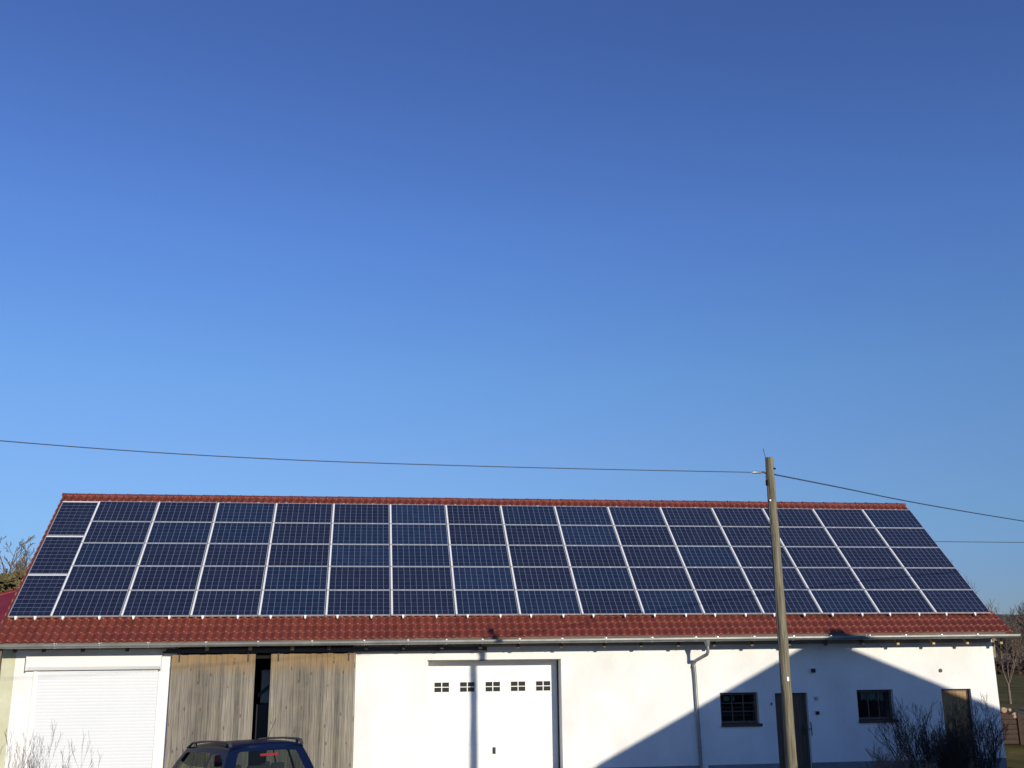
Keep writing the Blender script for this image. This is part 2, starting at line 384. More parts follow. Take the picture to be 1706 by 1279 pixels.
# rafters
rx = []
for px, y_ in ((-40, 1082), (25, 1082), (73, 1082), (138, 1082), (212, 1081)): rx.append(at_y(px, 1081, -.3).x)
for px in (274, 345, 417, 487, 548, 610, 672, 736, 800, 863, 935, 1007, 1068, 1130, 1190, 1253, 1315, 1376, 1437, 1496.6, 1556, 1612.5, 1669): rx.append(at_y(px, 1078, -.3).x)
for x in rx:
    if x < -.07: continue
    bt = 1.2 if x < 25.9 else -.35
    b = MB(); w = .045
    e0 = -.58
    pts = [RF(x-w, e0, -.181), RF(x-w, bt, -.181), RF(x-w, bt, -.44), RF(x-w, -.80, -.44)]
    b.prism(pts, (2*w, 0, 0), 0)
    p = RF(x, -.80, -.44); b.box(x-.036, x+.036, p.y-.014, p.y+.03, p.z+.006, p.z+.060, 1)
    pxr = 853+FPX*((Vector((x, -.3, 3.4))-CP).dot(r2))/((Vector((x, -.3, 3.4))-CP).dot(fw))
    lit = 265 < pxr < 500 or pxr > 1480  # rafters outside these stretches get darker wood, their shadow put into the colour
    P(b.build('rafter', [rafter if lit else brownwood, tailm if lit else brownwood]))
b = MB(); b.box(-.12, 26.03, -.505, -.48, 3.40, 3.53); b.v = [(v[0], v[1], v[2]+.003*v[0]) for v in b.v]; P(b.build('fascia', soffit))
b = MB(); b.box(X1+.0, 26.19, YW+.05, YW+.21, 3.38, 3.56); P(b.build('purlin', brownwood)); b = MB(); b.box(X1+.0, 26.02, 3.9, 4.1, 7.0, 7.2); P(b.build('purlin', rafter))
b = MB(); b.box(X1+.004, X1+.09, YW+.02, YW+.12, 2.93, 3.40); P(b.build('corner_board', mat('corner_board', (.16, .135, .09), .85, (.24, .20, .14), 6)))
# gutter
GY, GZ, GR = -.615, 3.452, .085
b = MB(); vs = []; n = 12
for x in (-.3, 26.34):
    for j in range(n+1):
        t = math.pi*j/n; vs.append((x, GY-GR*math.cos(t), GZ-GR*math.sin(t)))
    for j in range(n+1):
        t = math.pi*(n-j)/n; vs.append((x, GY-(GR-.006)*math.cos(t), GZ-(GR-.006)*math.sin(t)))
m2 = 2*(n+1); b.add(vs, [(j, (j+1) % m2, m2+(j+1) % m2, m2+j) for j in range(m2)], 0, True)
b.tube([(-.3, GY-GR-.004, GZ+.006), (26.34, GY-GR-.004, GZ+.006)], .011, 8)
for x in (-.3, 26.34): b.add([(x, GY-GR*math.cos(math.pi*j/n), GZ-GR*math.sin(math.pi*j/n)) for j in range(n+1)], [tuple(range(n+1))])
b.v = [(v[0], v[1], v[2]+.003*v[0]) for v in b.v]
gut = P(b.build('gutter', zinc))
brx = []
for px in (91, 166, 247, 343, 430, 520, 607, 680, 744, 804, 866, 937, 1010, 1087, 1160, 1196, 1257, 1323, 1385, 1450, 1510, 1570, 1630): brx.append(at_y(px, 1070, GY-.08).x)
for x in brx:
    b = MB(); pts = [Vector((x, GY-(GR+.006)*math.cos(math.pi*j/8), GZ-(GR+.006)*math.sin(math.pi*j/8))) for j in range(9)]
    pts = [Vector((x, GY-GR+.015, GZ+.022)), Vector((x, GY-GR-.012, GZ+.024))]+pts+[Vector((x, GY+GR+.02, GZ+.05))]
    for i in range(len(pts)-1):
        a, c = pts[i], pts[i+1]; b.tube([a, c], .006, 4)
    b.box(x-.02, x+.02, GY-GR-.024, GY-GR+.02, GZ+.014, GZ+.036)
    b.v = [(v[0], v[1], v[2]+.003*v[0]) for v in b.v]
    b.build('bracket', alu, gut)
# downspout
GZ += .053
bend = at_y(1179.5, 1088, GY); jx, jz = 17.33, 2.87
fun = Vector((at_y(1178, 1072, GY).x, GY, 0))
b = MB(); b.tube([(fun.x, GY, GZ-.06), (fun.x, GY, GZ-.10), (fun.x+.01, GY, GZ-.21)], [.085, .078, .045], 14)
b.tube([(fun.x+.01, GY, GZ-.20), (bend.x, GY, bend.z+.03), (bend.x-.02, GY+.03, bend.z-.03), (jx+.04, YW-.10, jz+.06), (jx, YW-.065, jz-.03), (jx+.02, YW-.065, 2.5), (jx+.06, YW-.065, 0.0)], .043, 14)
for z in (2.78, 1.6, .75):
    t = (2.87-z)/2.87*.06; b.tube([(jx+t, YW-.065, z-.02), (jx+t, YW-.065, z+.02)], .052, 14); b.box(jx+t+.03, jx+t+.075, YW-.03, YW, z-.012, z+.012)
P(b.build('downspout', zinc))

# door track and sliding doors
b = MB(); b.box(3.74, 11.79, -.10, -.04, 3.235, 3.255); b.box(3.74, 11.79, -.10, -.094, 3.255, 3.33); b.box(3.74, 11.79, -.046, -.04, 3.255, 3.33); b.box(3.74, 11.79, -.10, -.04, 3.33, 3.342)
for x in np.arange(4.1, 11.8, 1.08): b.box(x-.02, x+.02, -.04, YW, 3.30, 3.33)
P(b.build('door_track', steel_dark))
b = MB(); b.box(5.7, 6.6, YW+.30, YW+.36, 3.09, 3.17); P(b.build('lintel', tailm))
b = MB(); b.box(4.06, 8.38, YW+.10, YW+.24, 3.20, 3.458); P(b.build('beam', mat('beam_dark', (.035, .018, .014), .9, (.06, .03, .022), 4)))
def sliding(x0, x1, seed):
    rs = np.random.RandomState(seed); root = empty('sliding_door', ((x0+x1)/2, 0, 0)); P(root)
    cxm = (x0+x1)/2
    b = MB(); w = .136; x = math.floor(x0/w)*w
    while x < x1:
        a, c = max(x, x0)+.002, min(x+w, x1)-.002
        if c-a > .01:
            j = rs.normal(0, .002); zt = 3.20+rs.normal(0, .004)
            b.box(a-cxm, c-cxm, -.045+j, -.02, .06, zt)
        x += w
    o = b.build('boards', board, root)
    for z in (.3, 1.6, 2.9): b = MB(); b.box(x0-cxm+.02, x1-cxm-.02, -.02, .02, z-.07, z+.07); b.build('crossbar', rafter, root)
    for x in (x0+.18, x1-.18):
        b = MB(); b.box(x-cxm-.018, x-cxm+.018, -.057, -.047, 3.02, 3.24); b.build('hanger', steel_dark, root)
    return root
# object coords in board material start at the door centre; offset baked by per-door placement
sliding(3.96, 5.98, 1); sliding(6.36, 8.46, 7)

# roller shutter
shutm = mat('shutter_white', (.66, .685, .71), .4, (.69, .71, .73), .8)
rsx = empty('roller_shutter', (2.2, YW, 0)); P(rsx)
def W2(b, name, m_, root, **k): o = b.build(name, m_, root, **k); return fix(o, root)
b = MB(); b.prism([(.57, YW-.001, 3.19), (.57, YW-.17, 3.19), (.57, YW-.17, 2.94), (.57, YW-.12, 2.865), (.57, YW-.001, 2.855)], (3.13, 0, 0)); W2(b, 'housing', white, rsx, bevel=.004)
b = MB(); b.box(.555, .568, YW-.175, YW+.002, 2.85, 3.195); W2(b, 'end_cap', white, rsx); b = MB(); b.box(3.702, 3.715, YW-.175, YW+.002, 2.85, 3.195); W2(b, 'end_cap', white, rsx)
for a in (.72, 3.655):
    b = MB(); b.box(a, a+.085, YW-.035, YW-.002, 0, 2.85); W2(b, 'guide_rail', white, rsx)
b = MB(); z = .02; prof = [(0, .0), (.008, -.002), (.024, -.004), (.050, -.004), (.068, -.002), (.0765, .0)]
vs = []; zz_ = []
while z < 2.87:
    for dz, dy in prof: vs += [(.805, YW-.012+dy, z+dz), (3.655, YW-.012+dy, z+dz)]
    z += .077
b.add(vs, [(2*i, 2*i+1, 2*i+3, 2*i+2) for i in range(len(vs)//2-1)], 0, False); W2(b, 'slats', shutm, rsx)

# garage door
gd = empty('garage_door', (11.96, YW+.36, 0)); P(gd); yd = YW+.44
b = MB()
whs = []
for k in range(5):
    xa, za = sc(10.46+k*.6575, 2.22, yd); xb, zb = sc(10.46+k*.6575+.375, 2.455, yd); whs.append((xa, xb, za, zb))
zsec = [0.02, .30, .60, .90, 1.20, 1.50, 1.80, 2.10, 2.62, 3.02]
for i in range(len(zsec)-1):
    hs = [h for h in whs if zsec[i] < h[2] < zsec[i+1]]
    wall_slab(b, 10.2, 13.86, zsec[i]+.003, zsec[i+1]-.003, hs, yd, yd+.04)
b.box(10.2, 13.86, yd+.012, yd+.035, 0.02, 2.15); b.box(10.2, 13.86, yd+.012, yd+.035, 2.55, 3.02)
W2(b, 'door_panel', white, gd)
for h in whs:
    xa, xb, za, zb = h; xm, zm = (xa+xb)/2, (za+zb)/2; o = empty('window', (xm, yd, zm)); o.parent = gd; o.matrix_parent_inverse = Matrix.Translation(gd.location).inverted()
    b = MB(); t = .012
    b.box(xa-.005, xb+.005, yd-.008, yd+.01, zb, zb+.016); b.box(xa-.005, xb+.005, yd-.008, yd+.01, za-.016, za); b.box(xa-.02, xa, yd-.008, yd+.01, za-.016, zb+.016); b.box(xb, xb+.02, yd-.008, yd+.01, za-.016, zb+.016)
    b.box(xm-t, xm+t, yd-.006, yd+.012, za, zb); b.box(xa, xm-t, yd-.006, yd+.012, zm-t*.8, zm+t*.8); b.box(xm+t, xb, yd-.006, yd+.012, zm-t*.8, zm+t*.8)
    fr = b.build('window_frame', white, o); fix(fr, o)
    b = MB(); b.box(xa, xb, yd+.014, yd+.02, za, zb); fix(b.build('pane', gpane, o), o)
xa, za = sc(11.95, .70, yd); xb, zb = sc(12.03, .86, yd)
b = MB(); b.box(xa, xb, yd-.012, yd, za, zb); b.box(xa+.02, xb-.02, yd-.03, yd-.012, za+.03, zb-.03); W2(b, 'handle', blackm, gd, bevel=.003)
# door surround: grey steel trim on jamb and head
b = MB(); b.box(13.725, 13.757, yd-.04, yd-.002, 0, 2.997)
W2(b, 'side_seal', blackm, gd)
b = MB(); b.box(10.28, 13.757, YW-.010, YW+.02, 2.985, 3.012)
W2(b, 'head_seal', brownwood, gd)

# windows
def window(h, dep, seed, curtain):
    x0, x1, z0, z1 = h; o = empty('window', ((x0+x1)/2, YW, z0)); P(o)
    y = YW+dep; b = MB(); f = .065
    b.box(x0, x1, y, y+.06, z1-f, z1); b.box(x0, x1, y, y+.06, z0, z0+f); b.box(x0, x0+f, y, y+.06, z0+f, z1-f); b.box(x1-f, x1, y, y+.06, z0+f, z1-f)
    for k in (1, 2):
        x = x0+f+(x1-x0-2*f)*k/3; b.box(x-.014, x+.014, y+.01, y+.045, z0+f, z1-f)
    if not curtain:
        for q in (.36, .68): b.box(x0+f, x1-f, y+.015, y+.04, z0+f+(z1-z0-2*f)*q-.012, z0+f+(z1-z0-2*f)*q+.012)
    fix(b.build('frame', brownwood, o), o)
    b = MB(); b.box(x0+f, x1-f, y+.026, y+.030, z0+f, z1-f); fix(b.build('pane', pane, o), o)
    b = MB(); b.prism([(x0-.01, YW-.05, z0-.07), (x0-.01, YW-.055, z0-.002), (x0-.01, y, z0+.012), (x0-.01, y, z0-.07)], (x1-x0+.07, 0, 0)); fix(b.build('sill', slate, o), o)
    b = MB(); n = 40
    if curtain:
        xa, xb, za, zb = x0+.20, x1-.20, z1-.30, z1-.07
        vs = []
        for i in range(n+1):
            x = xa+(xb-xa)*i/n; yy = y+.055+.012*math.sin(i*1.3); zl = za+.05*abs(math.sin(i*.35)); vs += [(x, yy, zl), (x, yy, zb)]
        b.add(vs, [(2*i, 2*i+2, 2*i+3, 2*i+1) for i in range(n)], 0, True); fix(b.build('curtain', curtainm, o), o)
    else:
        b.box(x0+.16, x0+.32, y+.05, y+.055, z1-.22, z1-.10); b.box(x0+.42, x0+.46, y+.05, y+.055, z1-.22, z1-.10); fix(b.build('note', curtainm, o), o)
        b = MB()
        for z in (z0+.18, z0+.38): b.box(x0-.05, x1+.05, y+.30, y+.55, z, z+.03)
        fix(b.build('shelf', rafter, o), o)
window(H_w1, .13, 1, False); window(H_w2, .13, 2, True)
def wdoor(h, dep, m_, handle, sag=0):
    x0, x1, z0, z1 = h; o = empty('wooden_door', ((x0+x1)/2, YW, 0)); P(o); y = YW+dep; b = MB(); f = .06
    b.box(x0, x1, y-.01, y+.06, z1-f, z1); b.box(x0, x0+f, y-.01, y+.06, z0, z1-f); b.box(x1-f, x1, y-.01, y+.06, z0, z1-f)
    fix(b.build('frame', brownwood, o), o)
    b = MB(); n = 7; w = (x1-x0-2*f)/n; rs = np.random.RandomState(int(x0*10))
    for i in range(n): b.box(x0+f+i*w+.003, x0+f+(i+1)*w-.003, y+.012+rs.normal(0, .0015), y+.05, z0, z1-f-.005)
    fix(b.build('leaf', m_, o), o)
    if handle:
        b = MB(); b.box(x1-.13, x1-.095, y+.0, y+.012, .98, 1.24); b.tube([(x1-.11, y, 1.14), (x1-.11, y-.05, 1.14), (x1-.24, y-.05, 1.13)], .011, 8); fix(b.build('handle', steel_dark, o), o)
        b = MB(); b.tube([(x1+.03, YW-.03, 1.32), (x1+.035, YW-.04, 1.15), (x1+.04, YW-.03, .98)], .012, 6); b.tube([(x1+.035, YW-.04, 1.16), (x1-.07, YW-.03, 1.13)], .010, 6); fix(b.build('door_latch', steel_dark, o), o)
    return o
wdoor(H_d1, .12, browndoor, True); wdoor(H_d2, .12, lightdoor, False)
# small wall fittings
def fit(name, x, z, w, h, d, m_, round_=False):
    b = MB()
    if round_:
        b.tube([(x, YW, z), (x, YW-.02, z)], w/2, 18); b.tube([(x, YW-.02, z), (x, YW-.028, z)], w/2*.82, 18, 1)
        return P(b.build(name, [m_, blackm]))
    b.box(x-w/2, x+w/2, YW-d, YW, z-h/2, z+h/2); b.box(x-w/2*.6, x+w/2*.6, YW-d-.01, YW-d, z-h/2*.6, z+h/2*.6)
    return P(b.build(name, m_, bevel=.004))
fit('wall_lamp', 20.66, 2.64, .09, .10, .09, blackm); fit('switch_box', 20.69, 1.92, .08, .09, .04, greytrim); fit('socket', 20.69, 1.55, .085, .085, .06, blackm)
fit('hook', 19.43, 1.80, .025, .07, .04, steel_dark); fit('air_vent', 24.35, 2.60, .10, .1, .03, steel_dark, True)

# machine standing in the dark barn
mt = thing('feed_machine', 'pale grey machine with a sloping black strut inside the dark gap of the wooden doors', 'machine', (at_y(446, 1140, 1.0).x, 1.1, .03))
b = MB(); b.box(-.25, .9, -.3, 1.6, .5, 1.94); W_ = b.build('body', steel_dark, mt, bevel=.03)
b = MB(); b.box(-.16, .75, -.32, .9, 1.95, 2.78); b.build('cab', mat('cab_grey', (.34, .34, .36), .5), mt, bevel=.04)
b = MB(); b.prism([(-.2, -.34, 2.20), (-.2, -.34, 2.10), (.5, -.34, 2.65), (.4, -.34, 2.72)], (0, .015, 0)); b.build('strut', blackm, mt)
for sx in (-.22, .6):
    for sy in (.1, 1.2):
        b = MB(); b.tube([(sx, sy, .42), (sx+.22, sy, .42)], .42, 20); b.build('wheel', blackm, mt)

# ------------------------------------------------------------- solar panels
GAPX, GAPR = 1.6686, 1.012
def pv_mesh():
    f = MB(); t = .04; w = .011
    f.box(0, PVL, 0, w, -t, 0); f.box(0, PVL, PVW-w, PVW, -t, 0); f.box(0, w, w, PVW-w, -t, 0); f.box(PVL-w, PVL, w, PVW-w, -t, 0)
    g_ = MB(); g_.box(w, PVL-w, w, PVW-w, -.012, -.003); return f, g_
proto = empty('solar_panel'); f, g_ = pv_mesh(); pf = f.build('frame', alu, proto); pg = g_.build('cells', cell, proto)
nth = ['first', 'second', 'third', 'fourth', 'fifth', 'sixth', 'seventh', 'eighth', 'ninth', 'tenth', 'eleventh', 'twelfth', 'thirteenth', 'fourteenth', 'fifteenth']
rowname = ['top', 'second', 'middle', 'fourth', 'bottom']
bl = {(0, 5): 2.1, (1, 5): 1.9, (0, 2): 1.4, (2, 4): 1.9, (3, 6): 1.7, (1, 8): 1.7, (0, 8): 1.5, (0, 9): 1.3, (1, 1): 1.2, (4, 9): 1.5, (2, 6): 1.1, (1, 4): 1.4, (4, 7): 1.3, (2, 10): 1.25, (0, 13): .9}
rs = np.random.RandomState(11)
first = True
def place(o_x, b_, rot, label, t):
    global first
    if first: r, c1_, c2_ = proto, pf, pg; first = False
    else:
        r, c1_, c2_ = proto.copy(), pf.copy(), pg.copy()
        for q in (r, c1_, c2_): COL.objects.link(q)
        c1_.parent = r; c2_.parent = r
    ex = Vector((1, 0, 0)); eb = Vector((0, cp, sp)); en = Vector((0, -sp, cp))
    if rot: X_, Y_, o = -eb, ex, RF(o_x, b_)
    else: X_, Y_, o = ex, eb, RF(o_x, b_)
    jit = rs.normal(0, .0012, 3)
    M_ = Matrix((X_, Y_, en)).transposed() @ Matrix.Rotation(jit[0], 3, 'X') @ Matrix.Rotation(jit[1]*.6, 3, 'Y')
    r.rotation_euler = M_.to_euler(); r.location = o
    base = np.array([.0145, .020, .047]) if t < 1.05 else np.array([.0115, .022, .053])
    t = t**.4
    c2_.color = (*(base*t), 1)
    tag(r, label, 'solar panel', 'dark blue solar panels on the barn roof')
for i in range(15):
    for j in range(5):
        t = bl.get((4-j, i), .78+.32*rs.rand())
        lab = 'solar panel lying crosswise in the %s row, %s from the left of the fifteen' % (rowname[4-j], nth[i])
        place(.979+i*GAPX, j*GAPR, False, lab, t)
for k, nm in ((0, 'bottom'), (1, 'middle'), (2, 'top')):
    place(0.0, k*(5*GAPR/3)+PVL, True, 'upright solar panel at the left end of the roof, %s of the three' % nm, .85+.15*rs.rand())
# rails under the panels, ends showing as small white brackets
mf = thing('mounting_frame', 'aluminium rails under the solar panels, bright ends showing below the bottom row', 'mounting frame', (13, 0, 3.4))
xs_ = [.19, .64]
for i in range(15): xs_ += [.979+i*GAPX+.31, .979+i*GAPX+1.17]
for x in xs_:
    b = MB(); w = .019
    def bx(b0, b1, n0, n1, w=w, xx=x):
        b.add([RF(xx-w, b0, n0), RF(xx+w, b0, n0), RF(xx+w, b1, n0), RF(xx-w, b1, n0), RF(xx-w, b0, n1), RF(xx+w, b0, n1), RF(xx+w, b1, n1), RF(xx-w, b1, n1)],
              [(0, 3, 2, 1), (4, 5, 6, 7), (0, 1, 5, 4), (1, 2, 6, 5), (2, 3, 7, 6), (3, 0, 4, 7)])
    bx(-.045, 5.0, -.082, -.042); 
    # end clamp: tapering bright tongue
    b.add([RF(x-.032, -.006, .004), RF(x+.032, -.006, .004), RF(x+.014, -.075, -.03), RF(x-.014, -.075, -.03), RF(x-.032, -.006, -.05), RF(x+.032, -.006, -.05), RF(x+.014, -.075, -.06), RF(x-.014, -.075, -.06)],
          [(0, 1, 5, 4)[::-1], (0, 3, 2, 1), (0, 4, 7, 3), (1, 2, 6, 5), (2, 3, 7, 6), (4, 5, 6, 7)], 1)
    if x > .9:
        for j in range(1, 5): bx(j*GAPR-.022, j*GAPR+.002, -.04, .003, .03)
        bx(5*GAPR-.018, 5*GAPR+.006, -.04, .003, .03)
    o = b.build('rail', [alu, whitem], mf); fix(o, mf)

# ------------------------------------------------------------- utility pole and cables
PX, PY = 15.83, -9.7
ptop = at_y(1281.5, 762, PY).z
pole = thing('utility_pole', 'weathered wooden utility pole standing in front of the barn', 'utility pole', (PX, PY, 0))
b = MB(); n = 18; rs = np.random.RandomState(8); vs = []
zs = np.concatenate([np.linspace(-.2, ptop-.03, 60), [ptop-.004, ptop]])
wob = np.cumsum(rs.normal(0, .0022, len(zs))); wob -= np.linspace(wob[0], wob[-1], len(zs)); wob2 = np.cumsum(rs.normal(0, .0015, len(zs))); wob2 -= np.linspace(wob2[0], wob2[-1], len(zs))
ph = rs.rand(n)
for i, z in enumerate(zs):
    r = .102-.030*(z/ptop)-(.008 if i == len(zs)-1 else 0)
    for j in range(n):
        a = 2*math.pi*j/n; q = r*(1+.02*math.sin(j*7.3+z*.8)+(.02*(ph[j]-.5)))
        vs.append((wob[i]+q*math.cos(a), wob2[i]+q*math.sin(a), z))
b.add(vs, [(i*n+j, i*n+(j+1) % n, (i+1)*n+(j+1) % n, (i+1)*n+j) for i in range(len(zs)-1) for j in range(n)], 0, True)
b.add(vs[-n:], [tuple(range(n))])
b.build('shaft', polem, pole)
b = MB(); rr = lambda z: .098-.027*(z/ptop)
pts = []
for z in np.linspace(2.6, ptop-.55, 16): pts.append((-rr(z)*.93-.006+.01*math.sin(z*3), -rr(z)*.42-.004, z))
b.tube(pts, .013, 6); b.tube([(-rr(5.9)-.004, -.03, ptop-.62), (-rr(6)-.01, -.03, ptop-.3), (-rr(6)-.004, -.03, ptop-.02), (-rr(6)-.03, -.03, ptop+.08), (-rr(6)-.045, -.03, ptop+.16)], .006, 6)
b.build('earth_wire', steel_dark, pole)
b = MB(); b.box(-rr(5.8)-.035, -rr(5.8)-.002, -.05, -.01, ptop-.52, ptop-.42); b.build('connector_box', mat('rubber_black', (.01, .01, .01), .9, spec=.1), pole)
hz = at_y(1272, 787, PY).z
b = MB(); b.tube([(-rr(6)-.01, 0, hz-.02), (-rr(6)-.05, 0, hz+.01), (-rr(6)-.09, 0, hz)], .016, 8); b.tube([(-rr(6), -.02, hz-.0), (-rr(6)-.03, -.02, hz-.08), (-rr(6)-.028, -.03, hz-.16), (-rr(6)-.01, -.03, hz-.22)], .006, 6)
b.tube([(rr(6)*.5, -rr(6)*.75, hz+.07), (rr(6)+.012, -.03, hz+.07)], .018, 8)
b.build('hook', blackm, pole)
b = MB(); b.tube([(rr(6), 0, hz-.03), (rr(6)+.04, .02, hz-.035)], .014, 8); b.build('eye_bolt', steel_dark, pole)
q = at_y(1313, 1131, PY-.1); b = MB(); b.box(q.x-PX-.018, q.x-PX+.018, -.098, -.080, q.z-.035, q.z+.035); b.build('number_tag', whitem, pole)
q = at_y(1284, 833, PY-.1); b = MB(); b.tube([(q.x-PX, -.085, q.z), (q.x-PX, -.065, q.z)], .014, 10); b.build('nail_plate', whitem, pole)
cablem = mat('cable_black', (.035, .05, .08), .6); cablem2 = mat('cable_blue_grey', (.035, .05, .085), .6)
def cable(name, A, pxs, deps, rad, label, m_):
    pts = [Vector(A)]+[at_y(px, py, d) for (px, py), d in zip(pxs, deps)]
    # smooth through the points (Catmull-Rom)
    out = []; Q = [2*pts[0]-pts[1]]+pts+[2*pts[-1]-pts[-2]]
    for i in range(1, len(Q)-2):
        for k in range(12):
            t = k/12.; p0, p1, p2, p3 = Q[i-1:i+3]
            out.append(.5*((2*p1)+(p2-p0)*t+(2*p0-5*p1+4*p2-p3)*t*t+(-p0+3*p1-3*p2+p3)*t**3))
    out.append(pts[-1]); b = MB(); b.tube(out, rad, 6)
    return b, out, m_
A = (PX-rr(6)-.09, PY, hz)
b, out, _ = cable('c', A, [((1000), 781.5), (750, 775), (500, 766.5), (250, 753), (0, 734), (-250, 711), (-600, 672)], [-10.2, -10.7, -11.1, -11.5, -11.9, -12.3, -12.8], .0075, '', cablem)
o = b.build('overhead_cable', cablem); tag(o, 'thin dark overhead cable running from the pole to the left edge of the photo', 'cable', 'overhead cables')
d_ = (out[1]-out[0]).normalized(); cb_ = MB(); cb_.tube([out[0]+d_*.005, out[0]+d_*.04, out[0]+d_*.17, out[0]+d_*.22], [.01, .024, .024, .008], 10); cl = cb_.build('strain_clamp', zinc, o)
B_ = (PX+rr(6)+.04, PY+.02, hz-.035)
b, out, _ = cable('c', B_, [(1400, 812), (1500, 832.5), (1600, 850.5), (1706, 868), (1900, 899), (2300, 955)], [-8, -6.3, -4.6, -2.8, 0, 6], .0125, '', cablem2)
tag(b.build('overhead_cable', cablem2), 'thicker dark overhead cable sloping from the pole down to the right', 'cable', 'overhead cables')
pts = [at_d(x, y, 95) for x, y in ((1380, 899), (1560, 902), (1706, 903.5), (1950, 903), (2600, 890))]
b = MB(); b.tube(pts, .03, 6); tag(b.build('overhead_cable', cablem2), 'faint distant wire level across the sky behind the right end of the roof', 'cable', 'overhead cables')

# ------------------------------------------------------------- annex to the left
redmetal = mat('red_sheet_roof', (.16, .014, .016), .5, (.21, .022, .022), 2)
ax = thing('annex', 'low annex with a dark red sheet roof beyond the left end of the barn', 'annex')
pA = at_y(36, 974, 5.5); pB = at_y(-60, 1001, 5.5); pC = at_y(-60, 1100, 1.5); pD = at_y(36, 1100, 1.5)
xe = -.45
ridgeR = at_y(30, 975.5, 4.0); hipL = at_y(0, 983, 3.6)
ridgeR = Vector((xe, ridgeR.y, ridgeR.z+(xe-ridgeR.x)*0)); sl = (ridgeR.z-hipL.z)/(ridgeR.x-hipL.x) if abs(ridgeR.x-hipL.x) > .1 else .4
xl = -7; zl = ridgeR.z-(xe-xl)*.26
b = MB(); vs = [Vector((xe, 4.0, ridgeR.z)), Vector((xe, .6, 3.55)), Vector((xl, .6, 3.0)), Vector((xl, 3.6, zl)), Vector((xe, 7.6, 3.6)), Vector((xl, 7.6, 3.0))]
b.add(vs, [(0, 3, 2, 1), (0, 4, 5, 3)])
for k in range(1, 14):
    t = k/14.; a = vs[1].lerp(vs[2], t)+Vector((0, 0, .012)); c = vs[0].lerp(vs[3], t)+Vector((0, 0, .012)); b.tube([a, c], .018, 4)
b.tube([vs[0]+Vector((0, -.12, -.02)), vs[3]+Vector((0, -.12, -.02))], .07, 6)
r_ = b.build('roof', redmetal, ax); 
sm_ = r_.modifiers.new('s', 'SOLIDIFY'); sm_.thickness = .05; sm_.offset = -1
b = MB(); b.box(xl+.2, xe-.02, .9, 7.2, 0, 2.7); b.build('wall', yplaster, ax)

# ------------------------------------------------------------- neighbouring house behind the photographer's right
nh = thing('house', 'gabled house whose pointed shadow falls on the right of the white barn wall', 'house', (0, 0, 0))
YH = -13.2
def back(px, py, plane='wall'):
    if plane == 'wall': p = at_y(px, py, YW)
    else:
        d = ray(px, py); n = Vector((0, -sp, cp)); p = CP+d*((n.dot(RF(0, 0, -.09))-n.dot(CP))/n.dot(d))
    t = (YH-p.y)/SD.y; return p+SD*t
l1, l2 = back(1000, 1270.8), back(1297, 1100.7); r1, r2_ = back(1419.7, 1080.5), back(1666.7, 1181)
sl1 = (l2.z-l1.z)/(l2.x-l1.x); sl2 = (r2_.z-r1.z)/(r2_.x-r1.x)
pkx = (r1.z-l1.z+sl1*l1.x-sl2*r1.x)/(sl1-sl2); pkz = l1.z+sl1*(pkx-l1.x)
print('gable', sl1, sl2, pkx, pkz, l1, back(1398, 1048, 'roof'))
xl = 20.3; xr = pkx+(pkx-xl)
zl = pkz+sl1*(xl-pkx); zr = pkz+sl2*(xr-pkx)
b = MB(); b.prism([(xl+.5, YH-.3, 0), (xr-.5, YH-.3, 0), (xr-.5, YH-.3, zr-.05), (pkx, YH-.3, pkz-.2), (xl+.5, YH-.3, zl-.0)], (0, -8, 0)); b.build('wall', plaster, nh)
b = MB(); b.prism([(xl, YH, zl), (pkx, YH, pkz), (pkx, YH, pkz-.16), (xl, YH, zl-.16)], (0, -8.6, 0)); b.prism([(xr, YH, zr), (pkx+.001, YH, pkz), (pkx+.001, YH, pkz-.16), (xr, YH, zr-.16)], (0, -8.6, 0)); hr = b.build('roof', tile, nh)
b = MB(); b.box(pkx+.05, pkx+.38, YH-.9, YH-.5, pkz-.5, pkz+.20); b.build('chimney', plinthm, hr)
for k in range(3):
    b = MB(); xk = xl+2.6+k*3.6; b.box(xk, xk+1.1, YH-.29, YH-.27, 1.0, 2.3); wq = b.build('window', brownwood, nh)
    b = MB(); b.box(xk+.07, xk+.52, YH-.27, YH-.265, 1.07, 2.23); b.box(xk+.58, xk+1.03, YH-.27, YH-.265, 1.07, 2.23); b.build('pane', pane, wq)

